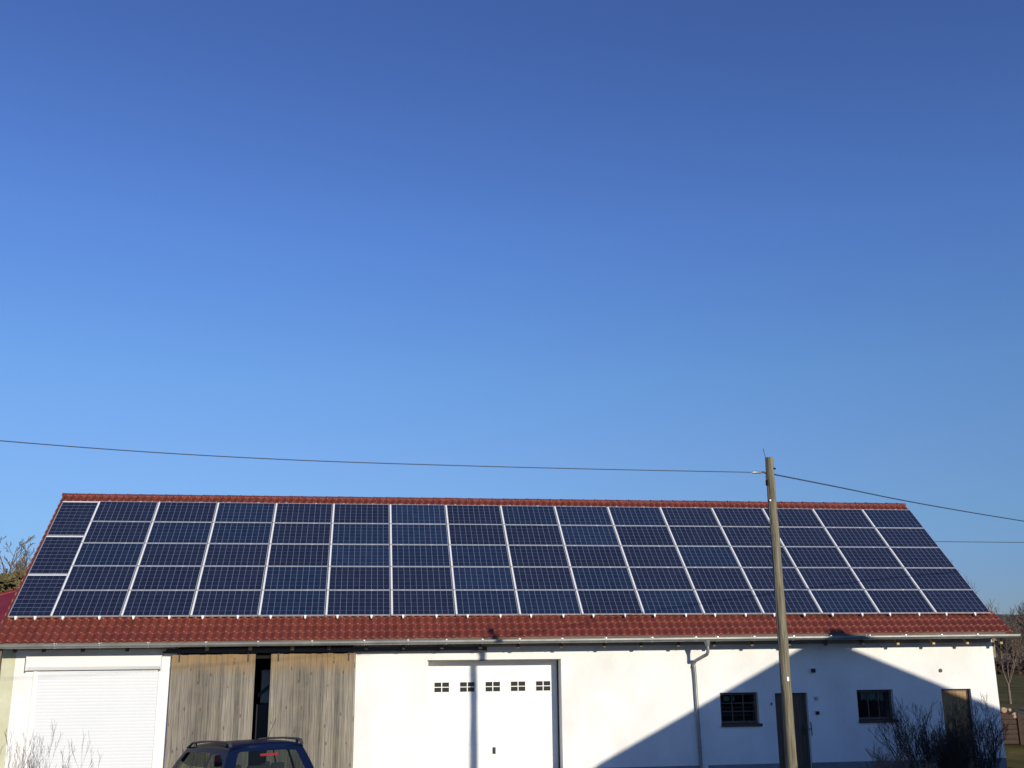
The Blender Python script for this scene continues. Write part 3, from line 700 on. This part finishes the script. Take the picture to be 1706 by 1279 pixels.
# ------------------------------------------------------------- car
blue = mat('car_paint', (.004, .009, .034), .30, spec=.5); blue.node_tree.nodes['Principled BSDF'].inputs['IOR'].default_value = 1.16; N, L, B = nodes(blue); B.inputs['Coat Weight'].default_value = .0; B.inputs['Coat Roughness'].default_value = .08
rubber = mat('tyre_rubber', (.02, .02, .02), .8); redm = mat('red_lens', (.26, .012, .025), .25); trimm = mat('car_trim', (.02, .02, .022), .5); railm = mat('rail_grey', (.06, .055, .05), .45); seatm = mat('seat_cloth', (.05, .055, .06), .9)
def build_car():
    # local: +Y forward, X right, rear bumper near y=0
    root = thing('parked_car', 'dark blue estate SUV with roof rails parked before the wooden sliding doors', 'car')
    ZB, ZR = 1.06, 1.675
    body = MB()
    # lower body by stations along Y: (y, half width, bottom z, top z)
    st = [(-.02, .70, .45, .62), (.0, .80, .38, 1.00), (.10, .85, .32, ZB), (.6, .88, .28, ZB+.01), (1.6, .885, .26, ZB), (2.6, .88, .26, ZB-.02), (3.0, .87, .28, ZB-.04), (3.7, .84, .30, .97), (4.15, .76, .36, .88), (4.30, .66, .45, .68)]
    vs = []
    for y, w, z0, z1 in st:
        h = z1-z0
        ring = [(-w*.90, z0), (-w, z0+h*.18), (-w*1.0, z0+h*.55), (-w*.985, z0+h*.85), (-w*.90, z1), (-w*.45, z1+.012), (0, z1+.02), (w*.45, z1+.012), (w*.90, z1), (w*.985, z0+h*.85), (w*1.0, z0+h*.55), (w, z0+h*.18), (w*.90, z0)]
        vs += [(x, y, z) for x, z in ring]
    n = 13
    body.add(vs, [(i*n+j, (i+1)*n+j, (i+1)*n+(j+1) % n, i*n+(j+1) % n)[::-1] for i in range(len(st)-1) for j in range(n)], 0, True)
    body.add(vs[:n], [tuple(range(n))]); body.add(vs[-n:], [tuple(range(n))[::-1]])
    # greenhouse patches
    wr, wb = .555, .80
    rear = lambda s, t: Vector(((s*2-1)*(wb-.06+(wr-wb+.03)*t**1.15), .06+.30*t-.05*(1-(2*s-1)**2), ZB-.04+(ZR-.05-ZB+.04)*t))
    y0r, y1r = .37, 2.6     # roof length
    def side(sgn):
        def f(s, t):
            yb = .10+s*(3.15-.10); yt = y0r+s*(y1r-y0r); xx = wb+(wr+.05-wb)*t-.0*s+.02*math.sin(math.pi*t)
            return Vector((sgn*xx, yb+(yt-yb)*t, ZB-.03+(ZR-.06-.07*max(0, s-.3)**1.5-ZB+.03)*t))
        return f
    front = lambda s, t: Vector(((s*2-1)*(wb-.02+(wr-wb+.02)*t), 3.15+(y1r-3.15)*t+.12*(1-(2*s-1)**2), ZB-.05+(ZR-.12-ZB+.05)*t))
    panes = []
    def patch(f, holes, ns=1, flip=False):
        xs = sorted({0, 1, *[h[0] for h in holes], *[h[1] for h in holes], *[k/12 for k in range(13)]}); zs = sorted({0, 1, *[h[2] for h in holes], *[h[3] for h in holes], *[k/6 for k in range(7)]})
        for i in range(len(xs)-1):
            for j in range(len(zs)-1):
                cx, cz = (xs[i]+xs[i+1])/2, (zs[j]+zs[j+1])/2
                q = [f(xs[i], zs[j]), f(xs[i+1], zs[j]), f(xs[i+1], zs[j+1]), f(xs[i], zs[j+1])]
                inh = [k for k, h in enumerate(holes) if h[0] < cx < h[1] and h[2] < cz < h[3]]
                if inh: continue
                if flip: q = q[::-1]
                body.add(q, [(0, 1, 2, 3)], 0, False)
        for h in holes:
            p = MB(); n_ = 8
            for a in range(n_):
                for c in range(4):
                    s0, s1 = h[0]+(h[1]-h[0])*a/n_, h[0]+(h[1]-h[0])*(a+1)/n_; t0, t1 = h[2]+(h[3]-h[2])*c/4, h[2]+(h[3]-h[2])*(c+1)/4
                    q = [f(s0, t0), f(s1, t0), f(s1, t1), f(s0, t1)]
                    nn = (q[1]-q[0]).cross(q[3]-q[0]).normalized()*(.004 if not flip else -.004)
                    q = [v-nn for v in q]
                    if flip: q = q[::-1]
                    p.add(q, [(0, 1, 2, 3)], 0, True)
            panes.append(p)
            # rounded corners
            for (s_0, t_0, ds, dt) in ((h[0], h[2], 1, 1), (h[1], h[2], -1, 1), (h[1], h[3], -1, -1), (h[0], h[3], 1, -1)):
                es, et = .035, .07; pts = [f(s_0, t_0)]
                for k in range(6):
                    a = math.pi/2*k/5; pts.append(f(s_0+ds*es*(1-math.sin(a)), t_0+dt*et*(1-math.cos(a))))
                for k in range(1, 6): body.add([pts[0], pts[k], pts[k+1]], [(0, 1, 2), (2, 1, 0)][:1], 0)
    patch(rear, [(.07, .93, .10, .90)])
    patch(side(-1), [(.05, .31, .10, .84), (.36, .62, .08, .86), (.65, .93, .08, .86)], flip=True)
    patch(side(1), [(.05, .31, .10, .84), (.36, .62, .08, .86), (.65, .93, .08, .86)])
    patch(front, [(.06, .94, .08, .92)], flip=True)
    # roof: crowned, rolled into the sides
    vs = []; ys = [y0r-.045, y0r-.02, y0r+.05, .8, 1.4, 2.0, y1r-.1, y1r+.02]
    for k, y in enumerate(ys):
        zc = {0: -.035, 1: -.012, 2: 0.0, 3: .016, 4: .012, 5: -.018, 6: -.055, 7: -.085}[k]
        ring = []
        for j in range(13):
            t = -1+2*j/12; x = t*(wr+.055); z = ZR+.025-.03*t*t-.035*abs(t)**6 + zc
            ring.append((x, y, z))
        vs += ring
    body.add(vs, [(i*13+j, i*13+j+1, (i+1)*13+j+1, (i+1)*13+j) for i in range(len(ys)-1) for j in range(12)], 0, True)
    # roof skirts joining the patches
    for sgn in (-1, 1):
        sk_ = []
        for k, y in enumerate(ys):
            j = 0 if sgn < 0 else 12; a = Vector(vs[k*13+j]); s = (y-y0r)/(y1r-y0r); s = min(max(s, 0), 1); c = side(sgn)(s, .985); sk_ += [a, c]
        body.add(sk_, [(2*i, 2*i+2, 2*i+3, 2*i+1) for i in range(len(ys)-1)], 0, True)
    a = [Vector(vs[j]) for j in range(13)]; c = [rear(j/12, .985) for j in range(13)]; body.add(a+c, [(j, j+1, 14+j, 13+j) for j in range(12)], 0, True)
    # upper rear quarter: corner strips between rear and side patches
    for sgn in (-1, 1):
        p1 = [rear(0 if sgn < 0 else 1, t/8) for t in range(9)]; p2 = [side(sgn)(0, t/8) for t in range(9)]; body.add(p1+p2, [(j, j+1, 10+j, 9+j) for j in range(8)], 0, True)
        p1 = [front(0 if sgn < 0 else 1, t/8) for t in range(9)]; p2 = [side(sgn)(1, t/8) for t in range(9)]; body.add(p1+p2, [(j, j+1, 10+j, 9+j) for j in range(8)], 0, True)
    bo = body.build('body', blue, root)
    nm = ['rear_window']+['side_window']*6+['windscreen']
    for p, nn in zip(panes, nm): p.build(nn, carglass, root)
    b = MB(); q0 = rear(.5, .80)
    for k in range(9): x = -.135+k*.03; b.box(x, x+.026, q0.y-.03, q0.y+.01, q0.z-.014, q0.z+.014)
    b.box(-.145, .145, q0.y-.022, q0.y+.012, q0.z-.020, q0.z+.020); b.build('brake_light', redm, root)
    for sgn in (-1, 1):
        b = MB(); x = sgn*(wr+.035)
        pts = [(x, .36, ZR-.03), (x, .40, ZR+.028), (x, .52, ZR+.045), (x, 1.2, ZR+.045), (x, 1.9, ZR+.022), (x, 2.35, ZR-.01), (x, 2.62, ZR-.10)]
        b.tube(pts, [.03, .028, .020, .016, .018, .022, .026], 8); b.tube([(x, .56, ZR-.02), (x, .58, ZR+.055)], [.03, .02], 8); b.tube([(x, 2.2, ZR-.06), (x, 2.18, ZR+.01)], [.03, .02], 8)
        b.build('roof_rail', railm, root)
        b = MB(); b.box(sgn*.80-.07, sgn*.80+.07, -.01, .06, .72, 1.02); b.build('tail_light', redm, root, bevel=.01)
        b = MB(); b.tube([(sgn*.80, 2.95, 1.10), (sgn*.98, 2.93, 1.14)], .03, 8); b.box(sgn*.90-.0*sgn-.06, sgn*.90+.10, 2.90, 2.99, 1.06, 1.22); b.build('wing_mirror', trimm, root, bevel=.02)
        b = MB(); b.box(sgn*.60-.12, sgn*.60+.12, 4.13, 4.22, .66, .80); b.build('headlight', alu, root, bevel=.01)
        for y in (.85, 3.45):
            w = MB(); w.tube([(sgn*.70, y, .34), (sgn*.89, y, .34)], .34, 28); wo = w.build('wheel', rubber, root)
            w = MB(); w.tube([(sgn*.88, y, .34), (sgn*.905, y, .34)], .21, 20)
            w.build('rim', alu, wo)
        b = MB(); b.box(sgn*.33-.20, sgn*.33+.20, 1.55, 1.67, .7, 1.25); b.box(sgn*.33-.11, sgn*.33+.11, 1.57, 1.64, 1.27, 1.47); b.build('seat', seatm, root, bevel=.03)
        b = MB(); b.box(sgn*.36-.22, sgn*.36+.22, .75, .87, .7, 1.15); b.box(sgn*.36-.11, sgn*.36+.11, .77, .84, 1.17, 1.33); b.build('seat', seatm, root, bevel=.03)
    b = MB(); b.box(-.84, .84, -.09, .08, .40, .62); b.build('bumper', trimm, root, bevel=.03)
    b = MB(); b.box(-.26, .26, -.03, -.015, .72, .83); b.build('number_plate', whitem, root)
    b = MB(); b.tube([(.10, .62, ZR+.02), (.10, .63, ZR+.05)], .012, 8); b.tube([(.10, .63, ZR+.05), (.10, .26, ZR+.40)], .004, 6); b.build('aerial', blackm, root)
    b = MB(); b.box(-.30, .30, 2.95, 3.4, .85, 1.03); b.build('dashboard', trimm, root)
    return root
car = build_car()
yaw = R_(26.)
cpos = at_z(452, 1233, 1.70+.0)   # roof rear edge
YC = -8.6; dcar = at_y(447, 1234, YC)
car.rotation_euler = (R_(-2.), 0, yaw)
rearoff = Matrix.Rotation(yaw, 3, 'Z') @ Vector((0.02, .40, 0))
car.location = (dcar.x-rearoff.x, YC-rearoff.y, yz(YC+1)+.01)
ks = (dcar.z-car.location.z)/1.705; car.scale = (ks*1.08, ks*1.0, ks)
print('car base z', car.location.z, 'roof z', dcar.z)
ratio = dcar.z/1.70

# ------------------------------------------------------------- bare shrubs and trees
def branchy(seed, h, spread, nst, levels, r0, kids, lean=.0, upb=.35, mi=0, sides=4, seglen=None, jit=.22, ratio=.62, zoff=0, first_fork=.3, rmin=0):
    rs = np.random.RandomState(seed); b = MB()
    def grow(p, d, ln_, r, lev):
        k = 4 if lev < 2 else 3; pts = [p]; rad = [r]; dd = d
        for i in range(k):
            dd = (dd+Vector(rs.normal(0, jit, 3))*.55+Vector((0, 0, upb*.25))).normalized(); p = p+dd*(ln_/k); pts.append(p); rad.append(max(r*(1-.62*(i+1)/k), r0*.05, rmin))
        b.tube(pts, rad, sides if lev < 2 else 3, mi, cap=False, smooth=lev < 2)
        if lev >= levels: return
        n = kids[min(lev, len(kids)-1)]
        for c in range(n):
            t = first_fork+(1-first_fork)*(c+rs.rand()*.8)/n; t = min(t, .99); i = min(int(t*k), k-1); f_ = t*k-i; q = pts[i].lerp(pts[i+1], f_)
            base = (pts[i+1]-pts[i]).normalized(); side_ = Vector(rs.normal(0, 1, 3)); side_ = (side_-base*side_.dot(base)).normalized()
            a = rs.uniform(.35, .95)*spread; nd = (base*math.cos(a)+side_*math.sin(a)); nd.z += .12; nd.normalize()
            grow(q, nd, ln_*ratio*rs.uniform(.7, 1.15)*(1.1-.45*t), max(rad[i]*.62, rmin), lev+1)
    for s in range(nst):
        a = rs.uniform(0, 2*math.pi); t = rs.uniform(0, 1)*lean
        d = Vector((math.cos(a)*t, math.sin(a)*t, 1)).normalized(); p = Vector((math.cos(a)*.12*t*nst**.5, math.sin(a)*.12*t*nst**.5, zoff))
        grow(p, d, h*rs.uniform(.6, 1.), r0*rs.uniform(.6, 1), 0)
    return b
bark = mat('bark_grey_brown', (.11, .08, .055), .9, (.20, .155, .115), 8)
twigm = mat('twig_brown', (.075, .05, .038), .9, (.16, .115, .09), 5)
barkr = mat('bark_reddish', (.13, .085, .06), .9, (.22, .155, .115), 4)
shadetwig = mat('shaded_twig', (.022, .016, .013), .95, (.06, .045, .035), 5)  # darker twig copy for the shaded bushes, shade put into its colour
lightbark = mat('bark_pale', (.20, .17, .14), .9, (.34, .30, .26), 2)
# sunlit bush bottom left
pb = at_y(62, 1290, -12.0)
b = branchy(24, 1.3, .85, 16, 3, .008, (5, 3, 3), lean=.95, upb=.45, jit=.10, ratio=.60, rmin=.0018)
o = b.build('bare_bush', twigm); o.location = (pb.x, -12.0, 1.55-.9); o.scale = (.72, .72, .95)
sh = o; 
b2 = branchy(22, .9, .8, 9, 1, .022, (4,), lean=.55, upb=.3)
tag(o, 'leafless twiggy bush with thin pale branches before the white roller shutter', 'bush')
st_ = b2.build('stems', bark, o); st_.location = (0, 0, -.66)
def bush(seed, x, y, h, nst, label, lean=.55, m_=twigm, r=.013):
    b = branchy(seed, h, .9, nst, 3, r, (6, 4, 3), lean=lean, upb=.5, jit=.17, ratio=.56, rmin=.0028)
    o = b.build('bare_bush', m_); o.location = (x, y, yz(y)-.01); tag(o, label, 'bush', 'bare bushes at the right end of the barn'); return o
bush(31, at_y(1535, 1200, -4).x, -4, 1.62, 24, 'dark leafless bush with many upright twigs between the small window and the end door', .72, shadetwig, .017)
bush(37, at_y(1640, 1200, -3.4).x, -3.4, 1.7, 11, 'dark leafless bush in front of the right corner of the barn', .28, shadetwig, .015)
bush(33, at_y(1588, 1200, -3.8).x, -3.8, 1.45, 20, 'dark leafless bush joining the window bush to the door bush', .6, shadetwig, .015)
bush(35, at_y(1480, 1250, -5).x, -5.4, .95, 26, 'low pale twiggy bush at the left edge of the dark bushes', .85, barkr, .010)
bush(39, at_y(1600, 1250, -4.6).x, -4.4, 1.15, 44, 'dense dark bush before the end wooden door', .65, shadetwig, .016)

def tree(seed, px, pyb, t, h, label, name='bare_tree', m_=bark, levels=4, kids=(6, 5, 4, 3), trunk=.22, group='bare trees beyond the barn', spread=.95, tr=None, lean=.0, ff=.3, zb=0, upb=.35, x=None, y=None, rmin=.012):
    root = thing(name, label, 'tree', (0, 0, 0), group)
    if x is None:
        p = at_d(px, 1086, t); x, y = p.x, p.y
    root.location = (x, y, zb); th = h*.14 if tr is None else tr; r = trunk
    b = MB(); b.tube([(0, 0, -.3), (0, 0, .15), (.02, 0, th*.5), (.03, .02, th)], [r*1.4, r*1.08, r*.92, r*.85], 9); b.build('trunk', m_, root)
    b = branchy(seed, h*.62, spread, 4, levels, r*.62, kids, lean=.55, upb=upb, zoff=0, sides=5, first_fork=ff, ratio=.60, rmin=rmin, jit=.15)
    mz = max(v[2] for v in b.v); k_ = max((h-th)/mz, .3); b.v = [(v[0]*k_, v[1]*k_, v[2]*k_) for v in b.v]
    c = b.build('crown', m_, root); c.location = (0.02, 0, th-.06); return root
# left group behind the annex
tree(48, -10, 0, 62, 10.8, 'tall bare tree reaching highest at the left edge of the photo', m_=bark, kids=(6, 5, 4, 3), rmin=.012)
tree(49, 22, 0, 70, 10.6, 'bare tree with a round crown left of the barn roof', m_=lightbark, kids=(8, 6, 4, 4), rmin=.012)
tree(50, 55, 0, 72, 10.9, 'pale slender bare tree touching the left slope of the roof', m_=lightbark, kids=(8, 6, 4, 4), rmin=.012)
tree(44, -12, 0, 70, 9.0, 'low dark bare tree behind the left trees', m_=barkr, kids=(8, 6, 4, 4))
tree(45, 34, 0, 66, 8.3, 'low reddish bare tree beside the roof verge', m_=barkr, kids=(8, 6, 4, 4))
# evergreen scrub at left: leaf clumps
leafm = mat('yellow_green_leaf', (.07, .055, .022), .8, (.15, .122, .05), .8)
leafd = mat('dark_leaf', (.035, .045, .015), .85, (.07, .08, .03), 1)
def shrub(seed, px, py, t, rx_, rz_, m_, label, n=2600, zb=0):
    rs = np.random.RandomState(seed); p = at_d(px, py, t); root = thing('leafy_shrub', label, 'shrub', (p.x, p.y, zb), 'leafy shrubs beyond the barn')
    cz = p.z-zb; b = MB(); cl = [(rs.normal(0, .42, 3), rs.uniform(.25, .5)) for _ in range(16)]
    for i in range(n):
        c, r = cl[rs.randint(16)]; d = rs.normal(0, 1, 3); d /= np.linalg.norm(d); q = c+d*r*rs.uniform(.7, 1.05); q = Vector((q[0]*rx_, q[1]*rx_, q[2]*rz_+cz*1.0-rz_*.3))
        a = Vector(rs.normal(0, 1, 3)).normalized(); e = a.orthogonal().normalized(); s_ = rs.uniform(.10, .22)
        b.add([q-a*s_, q+e*s_*.5, q+a*s_, q-e*s_*.5], [(0, 1, 2, 3)])
    b.build('foliage', m_, root)
    b = MB()
    for k in range(5): a = k*1.3; b.tube([(0, 0, -.2), (math.cos(a)*rx_*.2, math.sin(a)*rx_*.2, cz*.5), (math.cos(a)*rx_*.5, math.sin(a)*rx_*.5, cz)], [.09, .06, .02], 5)
    b.build('stem', bark, root)
shrub(51, 12, 968, 55, 2.0, .62, leafm, 'yellow-green leafy shrub above the dark red annex roof')
tree(46, 2, 0, 60, 7.6, 'low dark tangled bare tree right behind the yellow-green shrub', m_=barkr, kids=(9, 7, 5, 4), rmin=.02)
tree(47, 30, 0, 58, 7.2, 'low dark tangled bare tree nearest the roof verge', m_=twigm, kids=(9, 7, 5, 4), rmin=.02)
# right side
tree(61, 1600, 0, 46, 7.1, 'bare tree rising behind the right slope of the roof', m_=barkr, zb=0, kids=(6, 5, 4, 3), rmin=.004)
ft = at_z(1683, 1172, 0)
tree(62, 0, 0, 0, 5.2, 'small bare fruit tree forking above the lawn right of the barn', 'fruit_tree', m_=bark, levels=3, kids=(5, 4, 4), trunk=.08, group=None, tr=1.25, x=ft.x, y=ft.y, spread=1.1)
k = 0
rs = np.random.RandomState(77)
where = ['at the far right edge', 'second from the right edge', 'just right of the gutter end', 'behind the gutter end', 'far behind the fruit tree', 'beyond the hedge', 'low in front of the hill', 'nearest the hill skyline', 'left of the fruit tree crown', 'above the hedge gap', 'palest of the hillside trees', 'darkest of the hillside trees']
for i, (px, t, h) in enumerate(((1712, 168, 11), (1698, 176, 10), (1668, 180, 7.5), (1652, 185, 6.2), (1687, 190, 8.8), (1676, 165, 6.5), (1660, 168, 6.4), (1705, 195, 10), (1646, 172, 5.6), (1690, 164, 8.0), (1728, 166, 11), (1716, 182, 9))):
    tree(100+i, px, 0, t, h, 'bare tree on the slope right of the barn, %s' % where[i], m_=[barkr, bark, barkr, lightbark][i % 4], levels=3, kids=(8, 6, 5), trunk=.15, rmin=.018, group='bare trees on the slope right of the barn', ff=.15)
# hedge
hp = at_z(1690, 1123, 0)
b = MB()
for i in range(9000):
    x = rs.uniform(-30, 32); h = 2.1+.5*math.sin(x*.8)+.3*math.sin(x*2.3); z = rs.uniform(0, h); q = Vector((x, rs.normal(0, .6), z)); a = Vector(rs.normal(0, 1, 3)).normalized(); e = a.orthogonal(); s_ = rs.uniform(.15, .38)
    b.add([q-a*s_, q+e*s_*.35, q+a*s_, q-e*s_*.35], [(0, 1, 2, 3)])
hd = b.build('hedge', mat('hedge_leaf', (.03, .016, .012), .9, (.07, .035, .025), 1)); hd.location = (hp.x, hp.y, 0); tag(hd, 'dark reddish hedge along the far side of the lawn', 'hedge')
# timber wall with logs
wp = at_z(1700, 1240, 0)
darkplank = mat('dark_plank', (.035, .020, .015), .85, (.06, .035, .026), 3, stretch=(1, 1, 6), bump=.5)
lw = thing('log_stack', 'dark plank crib with split logs piled on top, right of the barn corner', 'log stack', (wp.x, wp.y, 0), rz=-.25)
b = MB()
for k in range(6): b.box(-2.5, 4.5, 0, .05, .02+k*.16, .165+k*.16)
for x in (-2.5, 0, 2.2, 4.4): b.box(x, x+.1, -.05, 0, 0, 1.02)
b.box(-2.5, 4.5, .9, .95, 0, .95); b.build('crib', darkplank, lw)
logm = mat('log_end', (.28, .19, .12), .85, (.45, .33, .22), 6)
b = MB()
for i in range(70):
    x = rs.uniform(-2.4, 4.4); z = .92+abs(rs.normal(0, .12)); r = rs.uniform(.05, .10); a = rs.normal(0, .25); b.tube([(x, -.02+rs.rand()*.1, z), (x+a, .85, z+rs.normal(0, .05))], [r, r*.9], 7, 0, True, False)
b.build('logs', [logm], lw)
# board on the grass edge: fallen leaves strip
